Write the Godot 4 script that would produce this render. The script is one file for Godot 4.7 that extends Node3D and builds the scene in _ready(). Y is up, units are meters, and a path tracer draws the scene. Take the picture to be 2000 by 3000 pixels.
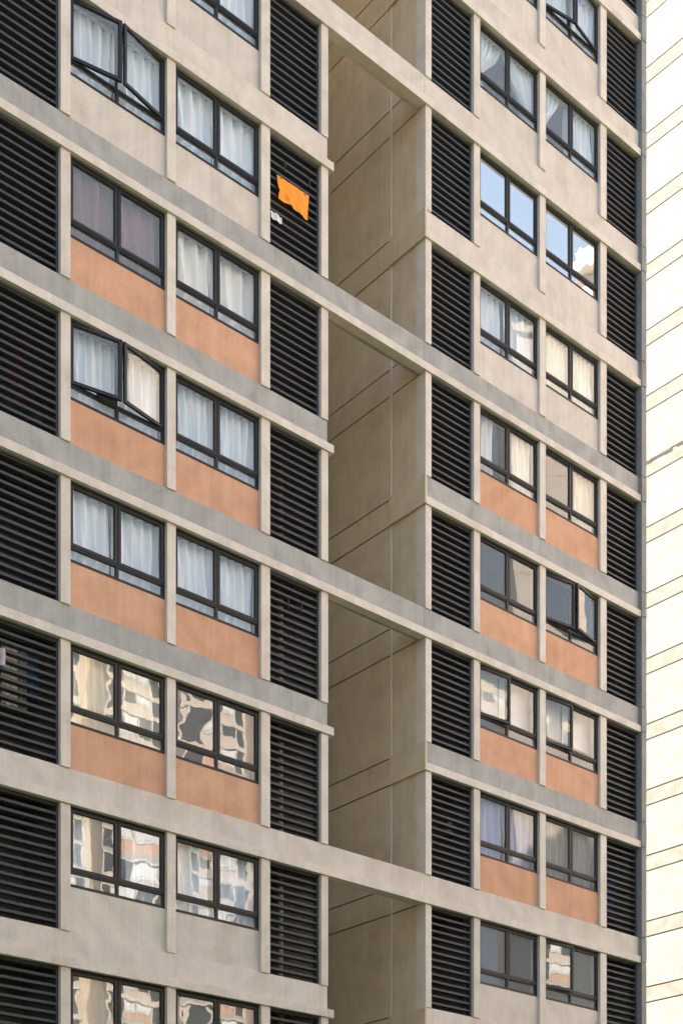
extends Node3D
# Apartment block facade seen through a shifted lens. The facade plane is z = 0, x runs along it, y up, metres.

const F := 2.8                    # storey height
const LIP0 := 2.482               # underside of the lowest beam lip
const TOP := 13                   # storeys
const ZB := -0.33                 # back of the facade wall
const ORANGE_ROWS := [3, 4, 5, 6]
const TINTED := [["LB", 3], ["LB", 1], ["LA", 3], ["LA", 2], ["LA", 1], ["RB", 2]]
const GREY_BEAMS := [4, 5, 6, 7]

var M := {}
var meshes := {}
var rng := RandomNumberGenerator.new()
var taken := {}

# ------------------------------------------------------------------ helpers
func lip(n: float) -> float:
	return LIP0 + F * n

func numbered(called: String) -> String:
	if not taken.has(called):
		taken[called] = 0
		return called
	taken[called] += 1
	return "%s_%03d" % [called, taken[called]]

func tag(o: Node, label: String, category: String, group := "", kind := "") -> void:
	if label: o.set_meta("label", label)
	if category: o.set_meta("category", category)
	if group: o.set_meta("group", group)
	if kind: o.set_meta("kind", kind)

func thing(called: String, at: Vector3, label: String, category: String, group := "") -> Node3D:
	var o := Node3D.new()
	o.name = numbered(called)
	add_child(o)
	o.position = at
	tag(o, label, category, group)
	return o

func put(called: String, mesh: Mesh, mat: Material, parent: Node, at := Vector3.ZERO) -> MeshInstance3D:
	var o := MeshInstance3D.new()
	o.mesh = mesh
	o.material_override = mat
	o.name = numbered(called) if parent == self else called
	parent.add_child(o, true)
	o.position = at
	return o

func box_mesh(s: Vector3) -> Mesh:
	var k := "b%.4f %.4f %.4f" % [s.x, s.y, s.z]
	if not meshes.has(k):
		var b := BoxMesh.new()
		b.size = s
		meshes[k] = b
	return meshes[k]

# a box part from corner to corner, in the parent's axes
func box(called: String, parent: Node, mat: Material, x0: float, x1: float, y0: float, y1: float, z0: float, z1: float) -> MeshInstance3D:
	return put(called, box_mesh(Vector3(x1 - x0, y1 - y0, z1 - z0)), mat, parent, Vector3(x0 + x1, y0 + y1, z0 + z1) / 2)

# SurfaceTool collector for several bars in one piece
func st_new() -> SurfaceTool:
	var st := SurfaceTool.new()
	st.begin(Mesh.PRIMITIVE_TRIANGLES)
	return st

func quad(st: SurfaceTool, a: Vector3, b: Vector3, c: Vector3, d: Vector3) -> void:
	var n := (c - a).cross(b - a).normalized()
	for v in [a, b, c, a, c, d]:
		st.set_normal(n)
		st.add_vertex(v)

func st_box(st: SurfaceTool, x0: float, x1: float, y0: float, y1: float, z0: float, z1: float) -> void:
	var v := func(i, j, k): return Vector3(x1 if i else x0, y1 if j else y0, z1 if k else z0)
	quad(st, v.call(0, 0, 1), v.call(0, 1, 1), v.call(1, 1, 1), v.call(1, 0, 1))
	quad(st, v.call(1, 0, 0), v.call(1, 1, 0), v.call(0, 1, 0), v.call(0, 0, 0))
	quad(st, v.call(0, 0, 0), v.call(0, 1, 0), v.call(0, 1, 1), v.call(0, 0, 1))
	quad(st, v.call(1, 0, 1), v.call(1, 1, 1), v.call(1, 1, 0), v.call(1, 0, 0))
	quad(st, v.call(0, 1, 1), v.call(0, 1, 0), v.call(1, 1, 0), v.call(1, 1, 1))
	quad(st, v.call(0, 0, 0), v.call(0, 0, 1), v.call(1, 0, 1), v.call(1, 0, 0))

# an ArrayMesh from a grid of points with smooth normals
func grid_mesh(nx: int, ny: int, point: Callable, normal = null) -> ArrayMesh:
	var st := st_new()
	for j in ny + 1:
		for i in nx + 1:
			var u := float(i) / nx
			var v := float(j) / ny
			st.set_uv(Vector2(u, v))
			if normal != null:
				st.set_normal(normal.call(u, v))
			st.add_vertex(point.call(u, v))
	for j in ny:
		for i in nx:
			var a := j * (nx + 1) + i
			for k in [a, a + nx + 1, a + nx + 2, a, a + nx + 2, a + 1]:
				st.add_index(k)
	if normal == null:
		st.generate_normals()
	return st.commit()

func tube_mesh(r: float, h: float, n := 12) -> Mesh:
	var k := "t%.4f %.4f" % [r, h]
	if not meshes.has(k):
		var c := CylinderMesh.new()
		c.top_radius = r
		c.bottom_radius = r
		c.height = h
		c.radial_segments = n
		c.rings = 1
		meshes[k] = c
	return meshes[k]

# ------------------------------------------------------------------ materials
func noise_image(px: int, freq: float, kind: int, seed_: int, octaves := 4) -> Image:
	var n := FastNoiseLite.new()
	n.seed = seed_
	n.noise_type = kind
	n.frequency = freq
	n.fractal_octaves = octaves
	return n.get_seamless_image(px, px)

func ramp(im: Image, lo: Color, hi: Color, power := 1.0) -> ImageTexture:
	var out := Image.create_empty(im.get_width(), im.get_height(), false, Image.FORMAT_RGBA8)
	for y in im.get_height():
		for x in im.get_width():
			out.set_pixel(x, y, lo.lerp(hi, pow(im.get_pixel(x, y).r, power)))
	return ImageTexture.create_from_image(out)

func lin(r: float, g: float, b: float) -> Color:
	return Color(r, g, b).linear_to_srgb()

func mat(called: String, c: Color, rough := 0.85, metal := 0.0) -> StandardMaterial3D:
	var m := StandardMaterial3D.new()
	m.resource_name = called
	m.albedo_color = c
	m.roughness = rough
	m.metallic = metal
	m.cull_mode = BaseMaterial3D.CULL_DISABLED
	return m

func plaster(called: String, c: Color, stain: Texture2D, bump := 0.5, offset := Vector3.ZERO) -> StandardMaterial3D:
	var m := mat(called, c, 0.92)
	m.metallic_specular = 0.3
	m.uv1_triplanar = true
	m.uv1_world_triplanar = true
	m.uv1_scale = Vector3.ONE * 0.62
	m.uv1_offset = offset
	m.albedo_texture = M.grain
	m.heightmap_enabled = true
	m.heightmap_texture = M.relief
	m.heightmap_scale = bump
	if stain:
		m.detail_enabled = true
		m.detail_albedo = stain
		m.detail_blend_mode = BaseMaterial3D.BLEND_MODE_MUL
		m.detail_uv_layer = BaseMaterial3D.DETAIL_UV_2
		m.uv2_triplanar = true
		m.uv2_world_triplanar = true
		m.uv2_scale = Vector3.ONE * 0.17
		m.uv2_offset = offset * 1.7
	return m

func streak_image(px: int, seed_: int) -> Image:
	# rain streaks and blotches: noise stretched along the height
	var n := FastNoiseLite.new()
	n.seed = seed_
	n.frequency = 1.0
	n.fractal_octaves = 4
	var b := FastNoiseLite.new()
	b.seed = seed_ + 5
	b.frequency = 1.0
	b.fractal_octaves = 5
	var im := Image.create_empty(px, px, false, Image.FORMAT_L8)
	for y in px:
		for x in px:
			var u := TAU * x / px
			var v := TAU * y / px
			var a := n.get_noise_3d(cos(u) * 4.2, sin(u) * 4.2, sin(v) * 0.35) * 0.5 + n.get_noise_3d(cos(u) * 9.0, cos(v) * 0.6, sin(u) * 9.0) * 0.35
			var c := b.get_noise_3d(cos(u) * 1.6 + 3.0, sin(u) * 1.6 + cos(v) * 1.6, sin(v) * 1.6)
			im.set_pixel(x, y, Color(clampf(0.5 + a * 0.55 + c * 0.6, 0, 1), 0, 0))
	return im

func make_materials() -> void:
	var fine := noise_image(1024, 0.045, FastNoiseLite.TYPE_SIMPLEX, 11, 4)
	M.relief = ImageTexture.create_from_image(fine)
	M.grain = ramp(noise_image(1024, 0.03, FastNoiseLite.TYPE_SIMPLEX_SMOOTH, 21, 5), Color(0.92, 0.917, 0.915), Color(1, 1, 1), 0.8)
	var streaks := streak_image(512, 4)
	M.stain = ramp(streaks, Color(0.88, 0.87, 0.86), Color(1, 1, 1), 0.7)
	M.stain_grey = ramp(streak_image(512, 9), Color(0.84, 0.84, 0.84), Color(1, 1, 1), 0.8)
	M.stain_old = ramp(streak_image(512, 31), Color(0.84, 0.815, 0.78), Color(1, 1, 1), 0.75)
	for k in 3:
		M["cream%d" % k] = plaster("cream render", lin(0.75, 0.675, 0.62) * [1.0, 0.985, 1.01][k], M.stain, 0.16, Vector3(k * 0.37, k * 0.21, k * 0.13))
		M["orange%d" % k] = plaster("terracotta render", [lin(0.73, 0.42, 0.28), lin(0.71, 0.405, 0.265), lin(0.745, 0.435, 0.29)][k], M.stain, 0.16, Vector3(k * 0.31, k * 0.17, 0.1))
	M.trim = plaster("pale trim render", lin(0.79, 0.715, 0.65), M.stain, 0.16, Vector3(0.4, 0.1, 0.7))
	M.grey = plaster("grey render", lin(0.49, 0.478, 0.458), M.stain_grey, 0.16)
	M.side = plaster("side wall render", lin(0.72, 0.625, 0.475), M.stain, 0.25, Vector3(0.1, 0.5, 0.3))
	M.joint = mat("joint shadow gap", lin(0.2, 0.18, 0.15), 0.95)
	M.dark_joint = mat("dark open joint", lin(0.03, 0.03, 0.03), 0.95)
	M.sealant = mat("joint sealant", lin(0.6, 0.55, 0.46), 0.7)
	M.white = plaster("white panel", lin(0.57, 0.555, 0.53), M.stain, 0.3)
	M.white_band = plaster("stained white band", lin(0.53, 0.51, 0.48), M.stain_old, 0.5)
	M.fin = plaster("grey end panel", lin(0.36, 0.355, 0.35), M.stain_grey, 0.6)
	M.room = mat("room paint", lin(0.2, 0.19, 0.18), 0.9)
	M.yard = mat("yard paint", lin(0.16, 0.135, 0.1), 0.9)
	M.frame = mat("charcoal window aluminium", lin(0.02, 0.02, 0.023), 0.45)
	M.frame.metallic_specular = 0.35
	M.slat = mat("charcoal louvre aluminium", lin(0.06, 0.06, 0.07), 0.5)
	M.slat.metallic_specular = 0.3
	M.dark_glass = mat("dark distant glazing", lin(0.03, 0.035, 0.04), 0.1)
	M.gasket = mat("black gasket", lin(0.012, 0.012, 0.012), 0.7)
	var g := mat("reflective window glass", lin(0.86, 0.9, 0.94), 0.0, 0.11)
	g.transparency = BaseMaterial3D.TRANSPARENCY_ALPHA
	g.albedo_color.a = 0.04
	g.metallic_specular = 0.5
	M.glass = g
	var film := mat("mirror film glass", lin(0.86, 0.87, 0.87), 0.0, 0.75)
	film.transparency = BaseMaterial3D.TRANSPARENCY_ALPHA
	film.albedo_color.a = 0.04
	M.film = film
	var tint := mat("tinted window glass", lin(0.82, 0.85, 0.86), 0.0, 0.2)
	tint.transparency = BaseMaterial3D.TRANSPARENCY_ALPHA
	tint.albedo_color.a = 0.05
	M.tint = tint
	var cloth := func(called, c, through):
		var m := mat(called, c, 0.95)
		m.backlight_enabled = true
		m.backlight = Color(through, through, through)
		return m
	M.curtain_white = cloth.call("white voile", lin(0.76, 0.8, 0.85), 0.16)
	M.curtain_cream = cloth.call("cream cotton", lin(0.72, 0.66, 0.52), 0.16)
	M.curtain_warm = cloth.call("ivory voile", lin(0.82, 0.79, 0.74), 0.16)
	M.curtain_mauve = cloth.call("dusky pink voile", lin(0.2, 0.11, 0.11), 0.1)
	M.curtain_lilac = cloth.call("lilac voile", lin(0.4, 0.39, 0.55), 0.3)
	M.curtain_taupe = cloth.call("taupe voile", lin(0.34, 0.29, 0.25), 0.3)
	M.blind_white = cloth.call("white blind", lin(0.7, 0.7, 0.68), 0.3)
	M.towel = cloth.call("orange towel", lin(0.95, 0.33, 0.035), 0.3)
	M.red = mat("red cotton", lin(0.28, 0.03, 0.012), 0.9)
	M.blue = mat("blue cotton", lin(0.06, 0.14, 0.3), 0.9)
	M.rust = mat("rust brown", lin(0.16, 0.11, 0.075), 0.9)
	M.pink = mat("pale pink cotton", lin(0.5, 0.4, 0.45), 0.9)
	M.coral = mat("coral cotton", lin(0.62, 0.24, 0.14), 0.9)
	M.paper = mat("white rag", lin(0.75, 0.72, 0.7), 0.9)
	M.pale = mat("pale metal", lin(0.5, 0.5, 0.48), 0.5)
	M.pipe = mat("pale pipe", lin(0.5, 0.46, 0.38), 0.6)
	M.grass = mat("lawn", lin(0.025, 0.045, 0.014), 0.95)
	M.paving = mat("asphalt", lin(0.05, 0.05, 0.05), 0.9)
	M.bark = mat("bark", lin(0.1, 0.075, 0.05), 0.95)
	M.leaf = mat("dark leaf", lin(0.04, 0.08, 0.02), 0.7)

# ------------------------------------------------------------------ windows and screens
var ripple: Array[FastNoiseLite] = []

# a pane of slightly uneven glass; local origin at its lower left corner
func pane_mesh(w: float, h: float, variant: int) -> Mesh:
	var k := "p%.3f %.3f %d" % [w, h, variant]
	if meshes.has(k):
		return meshes[k]
	var n := ripple[variant]
	var bow := [0.004, -0.006, 0.007, -0.003, 0.005, -0.008][variant] as float
	var amp := 0.0016
	var nrm := func(u: float, v: float) -> Vector3:
		var x := u * w
		var y := v * h
		return Vector3(n.get_noise_2d(x, y) * amp + (u - 0.5) * bow, n.get_noise_2d(x + 40.0, y + 17.0) * amp + (v - 0.5) * bow, 1).normalized()
	meshes[k] = grid_mesh(int(ceil(w / 0.055)), int(ceil(h / 0.055)), func(u, v): return Vector3(u * w, v * h, 0), nrm)
	return meshes[k]

const SILL := 1.415
const HEAD := 2.795
const ZF := -0.128                # front of the window frames

func frame_mesh(w: float) -> Mesh:
	var k := "frame%.3f" % w
	if not meshes.has(k):
		var st := st_new()
		var z0 := ZF - 0.075
		st_box(st, 0, 0.045, SILL, HEAD, z0, ZF)
		st_box(st, w - 0.045, w, SILL, HEAD, z0, ZF)
		st_box(st, 0.045, w - 0.045, HEAD - 0.04, HEAD, z0, ZF)
		st_box(st, 0.045, w - 0.045, SILL, SILL + 0.05, z0, ZF + 0.012)
		st_box(st, 0.045, w - 0.045, 1.665, 1.715, z0, ZF)
		st_box(st, w / 2 - 0.026, w / 2 + 0.026, SILL + 0.05, 1.665, z0, ZF - 0.002)
		st_box(st, w / 2 - 0.02, w / 2 + 0.02, 1.715, HEAD - 0.04, z0, ZF - 0.03)
		meshes[k] = st.commit()
	return meshes[k]

const SASH_Y := 1.7
const SASH_H := 1.065

# dir = 1: hinged on its left edge, -1: hinged on its right edge; local origin at the hinge's foot
func sash_mesh(w: float, dir: float) -> Mesh:
	var k := "sash%.3f %d" % [w, dir]
	if not meshes.has(k):
		var st := st_new()
		var o := 0.0 if dir > 0 else -w
		var b := 0.056
		st_box(st, o, o + b, 0, SASH_H, -0.05, 0)
		st_box(st, o + w - b, o + w, 0, SASH_H, -0.05, 0)
		st_box(st, o + b, o + w - b, 0, b, -0.05, -0.001)
		st_box(st, o + b, o + w - b, SASH_H - b, SASH_H, -0.05, -0.001)
		# inner glazing bead, set back
		st_box(st, o + b, o + b + 0.012, b, SASH_H - b, -0.04, -0.018)
		st_box(st, o + w - b - 0.012, o + w - b, b, SASH_H - b, -0.04, -0.018)
		st_box(st, o + b + 0.012, o + w - b - 0.012, b, b + 0.012, -0.04, -0.018)
		st_box(st, o + b + 0.012, o + w - b - 0.012, SASH_H - b - 0.012, SASH_H - b, -0.04, -0.018)
		meshes[k] = st.commit()
	return meshes[k]

# opened = [left leaf degrees, right leaf degrees]
func window(parent: Node3D, x0: float, x1: float, y: float, opened: Array, variant: int, glass: Material) -> Node3D:
	var w := x1 - x0
	var o := Node3D.new()
	o.name = "window"
	parent.add_child(o, true)
	o.position = Vector3(x0, y, 0)
	put("frame", frame_mesh(w), M.frame, o)
	var ws := w / 2 - 0.042
	for side in 2:
		var dir := 1.0 if side == 0 else -1.0
		var hinge := Vector3(0.034 if side == 0 else w - 0.034, SASH_Y, ZF + 0.012)
		var turn := deg_to_rad(-dir * float(opened[side]))
		var s := put("sash", sash_mesh(ws, dir), M.frame, o, hinge)
		s.rotation.y = turn
		var b := 0.068
		var p := put("pane", pane_mesh(ws - 2 * b, SASH_H - 2 * b, (variant + side) % 6), glass, o)
		var off := Vector3(b if side == 0 else -ws + b, b, -0.03)
		p.rotation.y = turn
		p.position = hinge + off.rotated(Vector3.UP, turn)
		if opened[side] != 0:
			var h := put("handle", box_mesh(Vector3(0.02, 0.14, 0.025)), M.frame, o)
			h.rotation.y = turn
			h.position = hinge + Vector3(dir * (ws - 0.03), SASH_H * 0.45, -0.065).rotated(Vector3.UP, turn)
		var lx := 0.045 if side == 0 else w / 2 + 0.026
		put("pane", pane_mesh(w / 2 - 0.071, 0.2, (variant + side + 2) % 6), glass, o, Vector3(lx, SILL + 0.05, ZF - 0.035))
	return o

const SLATS := 14
const PITCH := 0.1535

func louvre(parent: Node3D, x0: float, x1: float, y: float, single := true) -> Node3D:
	var w := x1 - x0
	var o := Node3D.new()
	o.name = "louvre_screen"
	parent.add_child(o, true)
	o.position = Vector3(x0, y, 0)
	var k := "lframe%.3f" % w
	if not meshes.has(k):
		var st := st_new()
		st_box(st, 0, 0.038, 0.632, 2.798, -0.25, ZF)
		st_box(st, w - 0.042, w, 0.632, 2.798, -0.25, ZF)
		st_box(st, 0.038, w - 0.042, 0.632, 0.66, -0.25, ZF - 0.004)
		st_box(st, 0.038, w - 0.042, 2.775, 2.798, -0.25, ZF - 0.01)
		meshes[k] = st.commit()
	put("frame", meshes[k], M.slat, o)
	if single:
		for i in SLATS:
			var s := put("slat", box_mesh(Vector3(w - 0.08, 0.047, 0.118)), M.slat, o, Vector3(w / 2 - 0.002, 0.66 + 0.115 + i * PITCH, ZF - 0.065))
			s.rotation.z = (rng.randf() - 0.5) * 0.002
	else:
		var kk := "slats%.3f" % w
		if not meshes.has(kk):
			var st := st_new()
			for i in SLATS:
				var yy := 0.66 + 0.115 + i * PITCH
				st_box(st, 0.038, w - 0.042, yy - 0.0235, yy + 0.0235, ZF - 0.124, ZF - 0.006)
			meshes[kk] = st.commit()
		put("slats", meshes[kk], M.slat, o)
	return o

# ------------------------------------------------------------------ cloth
# a hanging sheet with folds; origin at its top left corner; tie: 0 hangs full, +1 gathered to its left, -1 to its right
func curtain_mesh(w: float, h: float, folds: float, amp: float, tie: float, seed_: int) -> Mesh:
	var r := RandomNumberGenerator.new()
	r.seed = seed_
	var n := FastNoiseLite.new()
	n.seed = seed_
	n.frequency = 1.0
	var ph := r.randf() * TAU
	return grid_mesh(int(folds * 10), 14, func(u: float, v: float) -> Vector3:
		var uu := u + 0.035 * n.get_noise_2d(u * 5.0, v * 0.6) 
		var a := amp * (0.75 + 0.5 * n.get_noise_2d(u * 4.0 + 9.0, v * 0.9)) * (0.75 + 0.25 * v)
		var z := a * sin(TAU * folds * uu + ph + 1.2 * n.get_noise_2d(u * 3.0, 5.0 + v * 0.8)) + 0.22 * a * sin(TAU * folds * 2.3 * uu + ph * 2.0) + 0.35 * a * sin(TAU * (folds * 0.7 * u - 0.9 * v))
		var width := 1.0
		if tie != 0:
			var t := clampf(v / 0.72, 0, 1)
			width = lerpf(1.0, 0.24, t * t * (3 - 2 * t) * 0.6 + t * 0.4)
			if v > 0.72:
				width = lerpf(0.24, 0.36, (v - 0.72) / 0.28)
			z *= 0.7 + 0.8 * (1 - width)
		var x := u * width * w
		if tie < 0:
			x = w - (1 - u) * width * w
		return Vector3(x, -v * h, z))

func hang(called: String, label: String, category: String, group: String, mesh: Mesh, m: Material, at: Vector3) -> MeshInstance3D:
	var o := put(called, mesh, m, self, at)
	tag(o, label, category, group)
	return o

# ------------------------------------------------------------------ the block
# bays: [kind, x0, x1] with kind "w" window, "l" louvre; pilasters: [x0, x1]
func wing(o: Node3D, xa: float, xb: float, pilasters: Array, bays: Array, from: int, opened: Dictionary, seen: Callable) -> void:
	for n in range(from, TOP + 1):
		var y := lip(n)
		var grey: bool = n in GREY_BEAMS
		var beam := box("beam", o, M.grey if grey else M["cream%d" % (n % 3)], xa, xb, y + 0.012, y + 0.63, ZB, -0.075)
		if grey: tag(beam, "grey painted beam over a terracotta row", "")
		box("beam_lip", o, M.trim, xa, xb + (0.11 if xb < 19 and n % 2 == 0 else 0.0), y, y + 0.16, -0.0745, 0)
		if n == TOP: break
		for p in pilasters:
			box("pilaster", o, M.trim, p[0], p[1], y + 0.63, y + F, ZB, -0.045)
		for b in bays:
			if b[0] == "w":
				var m: Material = M["orange%d" % ((n * 5 + int(b[1])) % 3)] if n in ORANGE_ROWS else M["cream%d" % ((n + int(b[1])) % 3)]
				var sp := box("spandrel", o, m, b[1], b[2], y + 0.63, y + SILL, ZB, -0.12)
				if n in ORANGE_ROWS: tag(sp, "terracotta orange rendered panel", "")
				window(o, b[1], b[2], y, opened.get([b[3], n], [0, 0]), (n * 3 + int(b[1])) % 6, M.film if n == 8 and b[3] in ["RA", "RB"] else M.tint if [b[3], n] in TINTED else M.glass)
			else:
				louvre(o, b[1], b[2], y, seen.call(b[1], b[2], n))
	# behind the facade: floors, partitions, back walls
	for n in range(from, TOP + 1):
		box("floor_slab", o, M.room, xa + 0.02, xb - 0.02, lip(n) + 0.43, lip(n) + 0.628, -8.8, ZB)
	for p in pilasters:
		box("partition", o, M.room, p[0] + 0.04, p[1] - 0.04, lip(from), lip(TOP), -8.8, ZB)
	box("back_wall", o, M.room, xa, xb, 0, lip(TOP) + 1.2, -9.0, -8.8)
	for b in bays:
		if b[0] == "l":
			box("yard_wall", o, M.yard, b[1] - 0.03, b[2] + 0.03, lip(from), lip(TOP), -1.6, -1.45)
		else:
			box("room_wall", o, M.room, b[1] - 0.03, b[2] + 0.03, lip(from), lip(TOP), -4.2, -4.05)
	box("roof", o, M.side, xa, xb, lip(TOP) + 0.63, lip(TOP) + 0.75, -9.0, -0.08)
	# the storeys above the picture
	box("upper_storeys", o, M.cream0, xa, xb, lip(TOP) + 0.75, 52.5, -9.0, -0.1)

func _ready() -> void:
	# ---------------- camera
	var cam := Camera3D.new()
	cam.name = "camera"
	add_child(cam)
	cam.projection = Camera3D.PROJECTION_FRUSTUM
	cam.keep_aspect = Camera3D.KEEP_HEIGHT
	cam.near = 0.2
	cam.far = 600.0
	cam.size = 0.2 * 3000.0 / 4190.0
	cam.frustum_offset = Vector2(0, 0.2 * (3940.0 - 1500.0) / 4190.0)
	cam.position = Vector3(0, 1.6, 21.62)
	cam.rotation_degrees.y = -40.66
	cam.current = true
	# ---------------- sky, sun, exposure
	var env := Environment.new()
	env.background_mode = Environment.BG_SKY
	var sm := ProceduralSkyMaterial.new()
	sm.sky_top_color = lin(0.078, 0.11, 0.16)
	sm.sky_horizon_color = lin(0.2, 0.22, 0.24)
	sm.sky_curve = 0.2
	sm.ground_bottom_color = lin(0.08, 0.09, 0.06)
	sm.ground_horizon_color = lin(0.2, 0.22, 0.2)
	sm.sun_angle_max = 12.0
	var sky := Sky.new()
	sky.sky_material = sm
	env.sky = sky
	env.tonemap_mode = Environment.TONE_MAPPER_LINEAR
	env.tonemap_exposure = 8.5
	env.sdfgi_enabled = true
	env.ssao_enabled = true
	env.ssil_enabled = true
	var we := WorldEnvironment.new()
	we.environment = env
	add_child(we)
	var sun := DirectionalLight3D.new()
	sun.name = "sun"
	add_child(sun)
	sun.light_energy = 1.6
	sun.light_color = Color(1.0, 0.93, 0.845)
	sun.light_angular_distance = 0.5
	sun.shadow_enabled = true
	sun.look_at_from_position(Vector3.ZERO, Vector3(0.12, -0.7, 0.704))
	rng.seed = 7
	for k in 6:
		var n := FastNoiseLite.new()
		n.seed = 100 + k
		n.noise_type = FastNoiseLite.TYPE_SIMPLEX_SMOOTH
		n.frequency = 2.2
		n.fractal_octaves = 2
		ripple.append(n)
	make_materials()
	# ---------------- ground
	var g := box("lawn", self, M.grass, -260, 340, -0.4, 0, -260, 340)
	tag(g, "dark green lawn around the blocks", "lawn", "", "structure")
	var path := box("footpath", self, M.paving, -60, 120, 0.004, 0.05, 16, 24)
	tag(path, "dark asphalt path in front of the block", "path", "", "structure")
	build_near_block()
	build_neighbour()
	build_facing()
	build_trees()
	build_curtains()
	build_small()

# ------------------------------------------------------------------ the two wings in view
func build_near_block() -> void:
	var left := thing("apartment_wing", Vector3.ZERO, "near left wing of the cream apartment block, with terracotta panels and charcoal louvres", "building", "wings of the apartment block")
	var lp := [[8.88, 9.06], [10.84, 11.015], [12.295, 12.483], [14.464, 14.647], [16.6, 16.811], [18.087, 18.262]]
	var lb := [["w", 9.06, 10.84, "LZ"], ["l", 11.015, 12.295, ""], ["w", 12.483, 14.464, "LA"], ["w", 14.647, 16.6, "LB"], ["l", 16.811, 18.087, ""]]
	var lopen := {["LA", 7]: [11, 11], ["LA", 5]: [11, 11]}
	wing(left, 8.88, 18.262, lp, lb, 0, lopen, func(x0, _x1, n): return n >= 1 and n <= (7 if x0 < 12 else 9))
	# end wall toward the gap and the ends of the wing
	box("end_wall", left, M.side, 18.11, 18.255, 0, lip(TOP) + 1.2, -8.8, ZB)
	box("end_wall", left, M.side, 8.7, 8.88, 0, lip(TOP) + 1.2, -9.0, -0.05)
	box("base_wall", left, M.cream0, 8.88, 18.262, 0, lip(0), ZB, -0.12)
	# the lip turns the corner on the floors without a bridge
	for n in range(0, TOP + 1):
		if n % 2 == 0:
			box("beam_lip", left, M.trim, 18.2625, 18.372, lip(n), lip(n) + 0.16, -0.9, -0.075)
		else:
			var br := box("bridge_beam", left, M.grey if n in GREY_BEAMS else M["cream%d" % (n % 3)], 18.262, 20.93, lip(n) + 0.012, lip(n) + 0.63, -0.29, -0.075)
			if n in GREY_BEAMS: tag(br, "grey painted bridge beam across the gap", "")
			box("bridge_lip", left, M.trim, 18.262, 20.937, lip(n), lip(n) + 0.16, -0.2, -0.0)
	for x in [17.2, 17.62]:
		put("pipe", tube_mesh(0.055, F * TOP), M.pipe, left, Vector3(x, lip(0) + F * TOP / 2, -0.75))

	var right := thing("apartment_wing", Vector3.ZERO, "far right wing of the cream apartment block, beyond the dark gap", "building", "wings of the apartment block")
	var rp := [[20.937, 21.109], [22.392, 22.583], [24.53, 24.728], [26.667, 26.895]]
	var rb := [["l", 21.109, 22.392, ""], ["w", 22.583, 24.53, "RA"], ["w", 24.728, 26.667, "RB"], ["l", 26.895, 28.14, ""]]
	var ropen := {["RB", 10]: [10, 9], ["RA", 4]: [5, 0], ["RB", 5]: [8, 11], ["RB", 2]: [5, 0], ["RB", 4]: [4, 0]}
	wing(right, 20.937, 28.14, rp, rb, 0, ropen, func(x0, _x1, n): return n >= 2 and n <= (10 if x0 < 24 else 11))
	box("base_wall", right, M.cream0, 20.937, 28.14, 0, lip(0), ZB, -0.12)
	# the wall toward the gap: panels with open joints and a raised vertical seam
	box("wall_core", right, M.joint, 20.965, 21.06, 0, lip(TOP) + 1.2, -8.8, ZB)
	for n in range(0, TOP + 1):
		var y := lip(n)
		box("wall_panel", right, M.side, 20.94, 20.9645, y + 0.035, y + 0.575, -1.1, ZB)
		box("wall_panel", right, M.side, 20.94, 20.9645, y + 0.035, y + 0.575, -8.8, -1.14)
		if n < TOP:
			box("wall_panel", right, M.side, 20.94, 20.9645, y + 0.61, y + F, -1.1, ZB)
			box("wall_panel", right, M.side, 20.94, 20.9645, y + 0.61, y + F, -8.8, -1.14)
		if n % 2 == 0:
			box("side_band", right, M.side, 20.885, 20.939, y, y + 0.6, -1.12, -0.0005)
	var seam := tube_mesh(0.03, F * TOP + 0.6)
	put("seam", seam, M.sealant, right, Vector3(20.95, lip(0) + F * TOP / 2, -1.12))
	# end panels past the last louvre
	for n in range(0, TOP + 1):
		box("end_panel", right, M.fin, 28.1405, 28.32, lip(n) + 0.02, lip(n) + 0.6, -9.0, 0.035)
		if n < TOP:
			box("end_panel", right, M.fin, 28.1405, 28.32, lip(n) + 0.625, lip(n) + F, -9.0, 0.03)
	box("end_core", right, M.joint, 28.15, 28.31, 0, lip(TOP) + 1.2, -8.95, 0.01)
	for x in [21.5]:
		put("pipe", tube_mesh(0.05, F * TOP), M.pipe, right, Vector3(x, lip(0) + F * TOP / 2, -0.8))
	var back := box("courtyard_wall", self, M.side, 18.0, 21.2, 0, lip(TOP) + 1.2, -9.4, -9.02)
	tag(back, "plain cream wall closing the back of the dark gap", "wall")

# ------------------------------------------------------------------ the sunlit block behind, at the right
func build_neighbour() -> void:
	var o := thing("neighbour_block", Vector3.ZERO, "sunlit white panelled end wall of the block at the right edge", "building")
	box("wall_core", o, M.dark_joint, 49.72, 60, 0, 69, -40, -4)
	for n in range(0, 24):
		var y := 2.2 + n * F
		box("wall_panel", o, M.white, 49.6, 49.75, y + 0.69, y + F - 0.03, -40, -4)
		box("band_panel", o, M.white_band, 49.6, 49.75, y + 0.03, y + 0.63, -40, -4)
	box("roof", o, M.white, 49.6, 60, 69.4, 69.8, -40, -4)
	# broken edge of one joint, rusty
	var r := RandomNumberGenerator.new()
	r.seed = 3
	var st := st_new()
	var yb := 2.2 + 13 * F + 0.635
	var z := -17.5
	while z < -12.0:
		var s := r.randf_range(0.08, 0.3)
		if r.randf() < 0.8:
			st_box(st, 49.585, 49.61, yb - r.randf_range(0.01, 0.07), yb + r.randf_range(0.01, 0.05), z, z + s)
		z += s
	put("broken_joint", st.commit(), M.rust, o)

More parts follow.
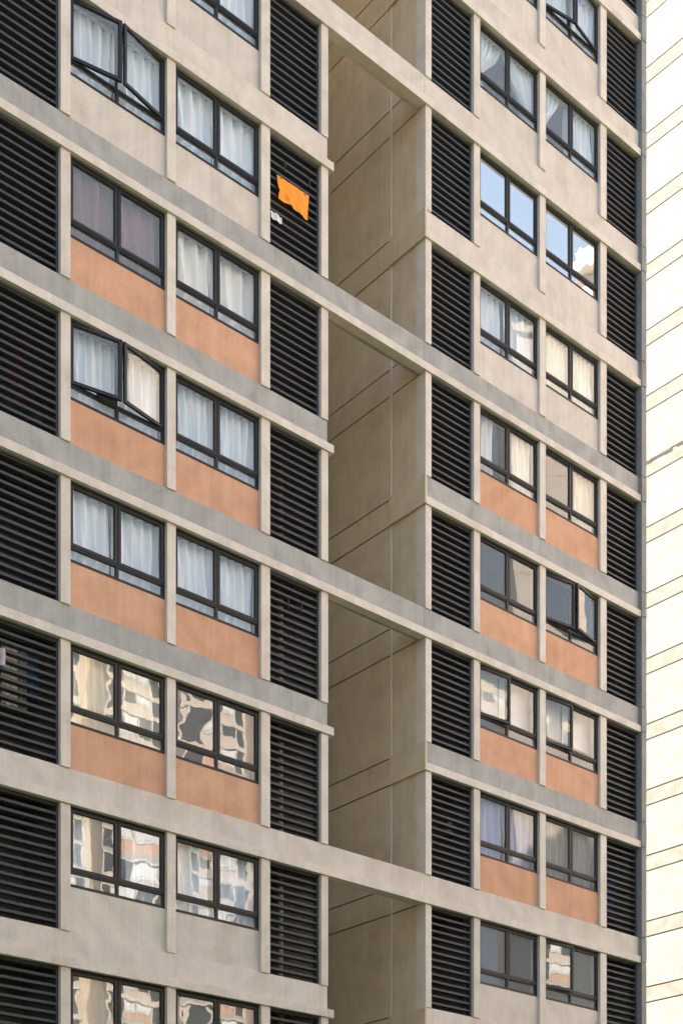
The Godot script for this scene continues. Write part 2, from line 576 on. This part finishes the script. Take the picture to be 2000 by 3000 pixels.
# ------------------------------------------------------------------ across the court, mirrored in the windows
func build_facing() -> void:
	var zf := 100.0
	var o := thing("facing_block", Vector3(122, 0, zf), "sunlit apartment block far across the court, mirrored in the lower left windows", "building")
	o.rotation.y = PI
	# in its own axes x runs from 0 (world 122) to 100 (world 22)
	for u in 10:
		var x := 0.5 + u * 10.0
		var fine := u >= 1 and u <= 6
		var bays := [["l", x + 0.18, x + 1.46], ["w", x + 1.65, x + 3.62], ["w", x + 3.81, x + 5.77], ["l", x + 5.96, x + 7.24]]
		for n in range(0, 25):
			var y := lip(n)
			var warm := (n + u) % 9 in [3, 4, 5, 6]
			box("beam", o, M.grey if warm else M.cream0, x, x + 7.42, y, y + 0.63, ZB, -0.06)
			box("beam_lip", o, M.trim, x, x + 7.42, y, y + 0.16, -0.0595, 0)
			if n < 8 or not fine:
				box("wall", o, M.orange0 if warm else M.cream1, x + 1.65, x + 5.77, y + 0.63, y + SILL, ZB, -0.13)
				box("glazing", o, M.dark_glass, x + 0.18, x + 7.24, y + SILL, y + F, -0.3, -0.2)
				continue
			for b in bays:
				if b[0] == "w":
					box("spandrel", o, M.orange0 if warm else M.cream1, b[1], b[2], y + 0.63, y + SILL, ZB, -0.13)
					put("window_frame", frame_mesh(b[2] - b[1]), M.frame, o, Vector3(b[1], y, 0))
					box("glazing", o, M.dark_glass, b[1], b[2], y + SILL, y + HEAD, -0.3, -0.2)
					if (n * 7 + u * 3 + int(b[1])) % 3 > 0:
						put("curtain", curtain_cached(b[2] - b[1], (n + u) % 4), M.curtain_white, o, Vector3(b[1], y + 2.79, -0.14))
				else:
					louvre(o, b[1], b[2], y, false)
		for p in [[x, x + 0.18], [x + 1.46, x + 1.65], [x + 3.62, x + 3.81], [x + 5.77, x + 5.96], [x + 7.24, x + 7.42]]:
			box("pilaster", o, M.trim, p[0], p[1], 0, lip(25), ZB, -0.07)
		box("body", o, M.room, x + 0.02, x + 7.4, 0, lip(25), -9, -0.9)
		box("roof", o, M.cream0, x, x + 7.42, lip(25), lip(25) + 1.2, -9, -0.06)
		box("side_wall", o, M.side, x - 2.58, x, 0, lip(25), -9, -3.2)
		box("end_wall", o, M.cream0, x, x + 0.15, 0, lip(25), -9, ZB)
		box("end_wall", o, M.cream0, x + 7.27, x + 7.42, 0, lip(25), -9, ZB)
	var t := thing("point_tower", Vector3(63, 0, 36), "tall plain cream tower across the court, mirrored in the right wing windows", "building")
	t.rotation.y = PI / 4
	box("core", t, M.joint, 0.05, 26, 0, 61.5, 0.05, 20)
	for n in 22:
		for k in 4:
			box("wall_panel", t, M.cream1, k * 6.5 + 0.02, k * 6.5 + 6.48, n * F + 0.02, (n + 1) * F - 0.02, 0, 0.06)
	box("side_wall", t, M.cream1, 0, 0.049, 0, 61.5, 0.07, 20)
	box("cornice", t, M.cream0, -0.3, 4, 61.7, 62.3, -0.3, 20)
	box("upper_storey", t, M.cream0, 4.4, 26, 61.6, 65.4, 0.3, 20)
	box("cornice", t, M.cream2, 4.0, 26.4, 65.4, 66.2, -0.2, 20)
	# the wing that closes the court on the left, its near face in shade
	var l := thing("side_block", Vector3(-24, 0, -8), "plain cream wing closing the court, outside the picture at the left", "building")
	box("core", l, M.room, 0, 11.6, 0, 40, 0, 40)
	for n in 14:
		box("wall_panel", l, M.cream0, 11.6, 12, n * F + 0.65, (n + 1) * F - 0.02, 0, 40)
		box("band_panel", l, M.grey, 11.6, 12.05, n * F, n * F + 0.63, 0, 40)

func curtain_cached(w: float, k: int) -> Mesh:
	var key := "farcurtain%.2f %d" % [w, k]
	if not meshes.has(key):
		meshes[key] = curtain_mesh(w, 1.35, 9, 0.02, 0, 60 + k)
	return meshes[key]

# ------------------------------------------------------------------ shade trees in the court, behind the camera's back
func build_trees() -> void:
	var r := RandomNumberGenerator.new()
	r.seed = 12
	var crown := st_new()
	for k in 2600:
		var d := Vector3(r.randfn(), r.randfn() * 0.7, r.randfn()).normalized()
		var lump := 1.0 + 0.25 * sin(d.x * 5.0 + 1.0) * cos(d.z * 4.0)
		var c := Vector3(d.x * 5.4, d.y * 4.0, d.z * 4.2) * lump * pow(r.randf(), 0.3) + Vector3(0, 10.5, 0)
		var a := Vector3(r.randfn(), r.randfn(), r.randfn()).normalized() * 0.42
		var b := a.cross(Vector3(r.randfn(), r.randfn(), r.randfn()).normalized()) * 0.9
		quad(crown, c - a, c + b, c + a, c - b)
	var crown_mesh := crown.commit()
	var trunk := st_new()
	var bars := [[Vector3(0, 0, 0), Vector3(0.1, 7.5, 0), 0.3, 0.2]]
	for k in 5:
		bars.append([Vector3(0.05, 5.5 + k * 0.3, 0), Vector3(cos(k * 1.3) * 3.0, 10.0 + k * 0.4, sin(k * 1.3) * 2.4), 0.16, 0.05])
	for b in bars:
		var axis: Vector3 = (b[1] - b[0]).normalized()
		var p := axis.cross(Vector3(0.3, 0.1, 1)).normalized()
		var q := axis.cross(p)
		for i in 8:
			var e0 := p * cos(TAU * i / 8) + q * sin(TAU * i / 8)
			var e1 := p * cos(TAU * (i + 1) / 8) + q * sin(TAU * (i + 1) / 8)
			quad(trunk, b[0] + e0 * b[2], b[1] + e0 * b[3], b[1] + e1 * b[3], b[0] + e1 * b[2])
	var trunk_mesh := trunk.commit()
	for k in 8:
		var t := thing("shade_tree", Vector3(-6 + k * 8.2, 0, 28.5 + 1.2 * sin(k * 2.1)), "%s shade tree from the left along the court, outside the picture" % ["first", "second", "third", "fourth", "fifth", "sixth", "seventh", "eighth"][k], "tree", "shade trees in the court")
		t.rotation.y = k * 1.1
		t.scale = Vector3.ONE * (0.92 + 0.05 * (k % 4))
		put("crown", crown_mesh, M.leaf, t)
		put("trunk", trunk_mesh, M.bark, t)

# ------------------------------------------------------------------ curtains and blinds
const ROW := {10: "fourth row above the orange rows", 9: "third row above the orange rows", 8: "second row above the orange rows", 7: "row just above the orange rows", 6: "first orange row", 5: "second orange row", 4: "third orange row", 3: "lowest orange row", 2: "row just below the orange rows", 1: "bottom row"}
const COL := {"LA": "left wing's first window", "LB": "left wing's second window", "RA": "right wing's first window", "RB": "right wing's second window"}
const SPAN := {"LA": [12.483, 14.464], "LB": [14.647, 16.6], "RA": [22.583, 24.53], "RB": [24.728, 26.667]}

func curtains(col: String, n: int, look: String, word: String, sides: Array, tie := [0, 0], deep := 0.42, folds := 6.0, amp := 0.07) -> void:
	var w: float = (SPAN[col][1] - SPAN[col][0]) / 2
	for s in 2:
		var share: float = sides[s]
		if share <= 0: continue
		var cw := w * share - 0.02
		var x: float = SPAN[col][0] + 0.03 if s == 0 else SPAN[col][1] - 0.03 - cw
		var label := "%s %s curtain, %s, %s" % ["left" if s == 0 else "right", word, COL[col], ROW[n]]
		var inside := deep > 0.5
		var h := 2.08 if inside else 1.36
		var m := curtain_mesh(cw, h, maxf(2.0, folds * maxf(share, 0.6)), amp if inside else 0.088, tie[s], n * 31 + s * 7 + col.hash() % 1000)
		hang("curtain", label, "curtain", "curtains in the windows", m, M[look], Vector3(x, lip(n) + (3.228 if inside else 2.793), -deep if inside else -0.308))

func blind(col: String, n: int, s: int, drop: float, look: String, word: String) -> void:
	var w: float = (SPAN[col][1] - SPAN[col][0]) / 2 - 0.04
	var x: float = SPAN[col][0] + 0.02 + s * (w + 0.04)
	var o := thing("roller_blind", Vector3(x, lip(n) + 3.228, -0.42), "%s %s blind, %s, %s" % ["left" if s == 0 else "right", word, COL[col], ROW[n]], "blind", "roller blinds in the windows")
	put("sheet", grid_mesh(6, 8, func(u, v): return Vector3(u * w, -v * drop, 0.01 * sin(v * 5.0 + u * 2.0))), M[look], o)
	put("bottom_bar", box_mesh(Vector3(w, 0.035, 0.03)), M.paper, o, Vector3(w / 2, -drop - 0.016, 0.005))

func build_curtains() -> void:
	curtains("LA", 7, "curtain_white", "pleated white", [1, 1], [0, 0], 0.42, 5, 0.06)
	curtains("LA", 6, "curtain_mauve", "dusky pink", [1, 1], [0, 0], 0.42, 3, 0.06)
	curtains("LA", 5, "curtain_white", "finely folded white", [1, 1], [0, 0], 0.42, 6, 0.06)
	curtains("LA", 4, "curtain_white", "sheer white", [0.94, 1], [0, 0], 0.42, 4.5)
	curtains("LA", 3, "curtain_cream", "cream", [1, 1], [0, 0], 0.45, 5, 0.09)
	curtains("LA", 2, "curtain_white", "half drawn white", [0.55, 0.7], [0, 0], 0.45, 5, 0.05)
	curtains("LA", 1, "curtain_taupe", "taupe", [1, 1], [0, 0], 0.5, 3, 0.05)
	curtains("LB", 8, "curtain_white", "sheer white", [1, 1], [0, 0], 0.45, 5)
	curtains("LB", 7, "curtain_white", "full white", [0.95, 1], [0, 0], 0.42, 4)
	curtains("LB", 6, "curtain_warm", "ivory", [1, 1], [0, 0], 0.4, 3.4, 0.06)
	curtains("LB", 5, "curtain_white", "crumpled white", [1, 0.96], [0, 0], 0.42, 6, 0.06)
	curtains("LB", 4, "curtain_white", "draped white", [1, 1], [0, 0], 0.42, 5, 0.06)
	curtains("LB", 2, "curtain_white", "streaky white", [0.9, 1], [0, 0], 0.45, 5, 0.085)
	curtains("LB", 1, "curtain_taupe", "brown", [0.5, 0.5], [0, 0], 0.6, 3, 0.05)
	curtains("RA", 10, "curtain_white", "white", [1, 1])
	curtains("RA", 9, "curtain_white", "tied back white", [1.0, 1.0], [1, -1], 0.42, 7, 0.035)
	curtains("RA", 7, "curtain_white", "long white", [0.92, 1], [0, 0], 0.42, 4.5)
	curtains("RA", 6, "curtain_warm", "narrow ivory", [0.62, 0.68], [0, 0], 0.42, 5, 0.045)
	curtains("RA", 3, "curtain_lilac", "lilac grey", [1, 1], [0, 0], 0.45, 4, 0.03)
	curtains("RB", 10, "curtain_white", "white", [1, 0.8])
	curtains("RB", 9, "curtain_white", "white", [0.75, 1], [1, 0], 0.42, 6, 0.04)
	curtains("RB", 7, "curtain_warm", "pale ivory", [1, 1], [0, 0], 0.42, 6)
	curtains("RB", 6, "curtain_cream", "cream", [0.3, 0.75], [1, 0], 0.42, 5, 0.045)
	curtains("RB", 3, "curtain_taupe", "taupe", [1, 1], [0, 0], 0.45, 4, 0.03)
	blind("RA", 4, 0, 1.25, "blind_white", "white")
	blind("RA", 4, 1, 1.25, "blind_white", "white")
	blind("RB", 4, 0, 1.2, "blind_white", "white")
	blind("RB", 4, 1, 1.2, "blind_white", "white")

# ------------------------------------------------------------------ laundry and odds and ends
func garment(called: String, label: String, category: String, x: float, y: float, w: float, h: float, z: float, m: Material, seed_: int, folds := 2.0) -> void:
	hang(called, label, category, "laundry behind the louvres" if z < -0.3 else "", curtain_mesh(w, h, folds, 0.03, 0, seed_), m, Vector3(x, y, z))

func clip(label: String, x: float, y: float, group: String) -> void:
	var o := thing("clothes_hook", Vector3(x, y, -0.09), label, "hook", group)
	var st := st_new()
	st_box(st, -0.008, 0.008, -0.17, 0.0, 0.0, 0.016)
	st_box(st, -0.006, 0.006, -0.03, -0.012, -0.05, 0.0)
	put("stem", st.commit(), M.gasket, o)
	var tor := TorusMesh.new()
	tor.inner_radius = 0.022
	tor.outer_radius = 0.034
	tor.rings = 14
	tor.ring_segments = 6
	put("loop", tor, M.gasket, o, Vector3(0, 0.02, 0.0)).rotation = Vector3(PI / 2, 0.5, 0)

func build_small() -> void:
	# orange towel over the louvre, rag and hooks
	var n := FastNoiseLite.new()
	n.seed = 5
	n.frequency = 1.0
	var towel := grid_mesh(36, 26, func(u: float, v: float) -> Vector3:
		var fold := 0.02 * exp(-pow((u - 0.12 - 0.3 * v) / 0.06, 2)) * smoothstep(0.2, 0.7, v)
		var pinch := 0.035 * exp(-pow((v - 0.6) / 0.15, 2)) * pow(1 - u, 3)
		var drop := 0.45 + 0.055 * u * u - 0.02 * sin(PI * u)
		return Vector3(0.8 * u + 0.04 * v * (1 - 2 * u) + pinch, -drop * v, (0.004 + 0.008 * v) * sin(u * 15.0 + v * 2.0 + 2.0 * u * u) + fold + 0.01 * n.get_noise_2d(u * 4.0, v * 4.0)))
	hang("towel", "bright orange towel hanging over the louvre slats", "towel", "", towel, M.towel, Vector3(16.995, 24.13, -0.07))
	for k in 2:
		var peg := thing("clothes_peg", Vector3(17.09 + k * 0.6, 24.12, -0.065), "dark peg at the %s end of the orange towel's top edge" % ["left", "right"][k], "peg", "pegs on the orange towel")
		box("jaw", peg, M.rust, -0.009, 0.009, -0.035, 0.04, 0.012, 0.02)
		box("jaw", peg, M.rust, -0.009, 0.009, -0.035, 0.04, -0.03, -0.022)
		box("spring", peg, M.pale, -0.011, 0.011, 0.0, 0.012, -0.022, 0.012)
	garment("rag", "small white rag clipped to the louvre below the orange towel", "rag", 16.87, 23.39, 0.27, 0.13, -0.1, M.paper, 8, 1.5)
	clip("black hook on the louvre above the orange towel's left end", 17.2, 24.46, "hooks above the orange towel")
	clip("black hook on the louvre above the orange towel's right end", 17.81, 24.48, "hooks above the orange towel")
	clip("left wire hook on the second louvre, third orange row", 17.29, 16.05, "hooks on the lower louvre")
	clip("right wire hook on the second louvre, third orange row", 17.61, 16.08, "hooks on the lower louvre")
	garment("garment", "orange shirt drying inside the louvre behind the orange towel", "garment", 17.0, 23.75, 0.75, 0.7, -0.5, M.towel, 11)
	# black bag on the open window
	var bag := grid_mesh(18, 12, func(u: float, v: float) -> Vector3:
		var a := TAU * u
		var b := PI * v
		var k := 1.0 + 0.3 * n.get_noise_3d(cos(a) * 2.0, sin(a) * 2.0, v * 3.0)
		return Vector3(0.2 * sin(b) * cos(a) * k, 0.1 * cos(b) * k, 0.05 * sin(b) * sin(a) * k))
	hang("bag", "black cloth bag lying in the open window of the second orange row", "bag", "", bag, M.gasket, Vector3(13.22, 18.21, -0.1))
	# laundry on a pole, lowest orange row
	var pole := put("bamboo_pole", tube_mesh(0.014, 1.3), M.pipe, self, Vector3(11.655, 13.53, -0.62))
	pole.rotation.z = PI / 2
	tag(pole, "pale laundry pole behind the nearest louvre, lowest orange row", "pole")
	garment("garment", "beige trousers on the pole, lowest orange row", "garment", 11.2, 13.53, 0.24, 1.15, -0.6, M.curtain_taupe, 21)
	garment("garment", "tan shirt on the pole, lowest orange row", "garment", 11.48, 13.53, 0.3, 1.0, -0.6, M.curtain_cream, 22)
	garment("garment", "grey brown trousers on the pole, lowest orange row", "garment", 11.8, 13.53, 0.16, 1.05, -0.6, M.curtain_taupe, 23)
	garment("garment", "blue shirt on the pole, lowest orange row", "garment", 11.99, 13.53, 0.2, 0.75, -0.6, M.blue, 24)
	garment("peg_bag", "pale pink cloth clipped to the nearest louvre, lowest orange row", "cloth", 11.18, 13.19, 0.11, 0.29, -0.1, M.pink, 25, 1.0)
	# second orange row, nearest louvre
	garment("garment", "red garment drying behind the nearest louvre, second orange row", "garment", 11.62, 18.6, 0.24, 1.0, -0.5, M.red, 31)
	var bowl := thing("wash_basin", Vector3(12.0, 17.12, -0.42), "grey basin behind the nearest louvre, second orange row", "basin")
	put("basin", grid_mesh(24, 6, func(u: float, v: float) -> Vector3: return Vector3((0.1 + 0.1 * v) * cos(TAU * u), 0.26 * v, (0.09 + 0.07 * v) * sin(TAU * u))), M.pale, bowl)
	put("bottom", tube_mesh(0.1, 0.012, 20), M.pale, bowl, Vector3(0, 0.006, 0))
	var crate := thing("storage_box", Vector3(11.3, 17.12, -0.42), "blue storage box behind the nearest louvre, second orange row", "box")
	box("tub", crate, M.blue, -0.22, 0.22, 0, 0.2, -0.12, 0.12)
	box("lid", crate, M.paper, -0.23, 0.23, 0.2, 0.225, -0.13, 0.13)
	garment("garment", "red cloth drying low behind the second louvre, first orange row", "garment", 17.02, 20.55, 0.5, 0.55, -0.45, M.red, 33)
	# lowest orange row, last louvre
	var p2 := put("bamboo_pole", tube_mesh(0.014, 1.25), M.pipe, self, Vector3(27.515, 12.95, -0.55))
	p2.rotation.z = PI / 2
	tag(p2, "pale laundry pole behind the last louvre, lowest orange row", "pole")
	garment("garment", "coral blouse behind the last louvre, lowest orange row", "garment", 27.0, 12.95, 0.4, 0.95, -0.53, M.coral, 41)
	garment("garment", "blue print blouse behind the last louvre, lowest orange row", "garment", 27.45, 12.95, 0.35, 0.9, -0.53, M.blue, 42)
	var broom := put("broom_stick", tube_mesh(0.014, 1.7), M.leaf, self, Vector3(27.7, 12.34, -0.45))
	broom.rotation.z = -0.38
	tag(broom, "green broom stick leaning behind the last louvre, lowest orange row", "broom")
	var vase := thing("vase", Vector3(21.95, 12.62, -0.36), "pale vase on a bracket behind the gap side louvre, lowest orange row", "vase")
	put("body", grid_mesh(18, 12, func(u: float, v: float) -> Vector3:
		var rr := 0.03 + 0.045 * sin(PI * clampf(v * 1.25, 0, 1)) + 0.015 * v
		return Vector3(rr * cos(TAU * u), 0.36 * v, rr * sin(TAU * u))), M.pale, vase)
	box("bracket", vase, M.slat, -0.12, 0.12, -0.03, -0.002, -0.3, 0.06)
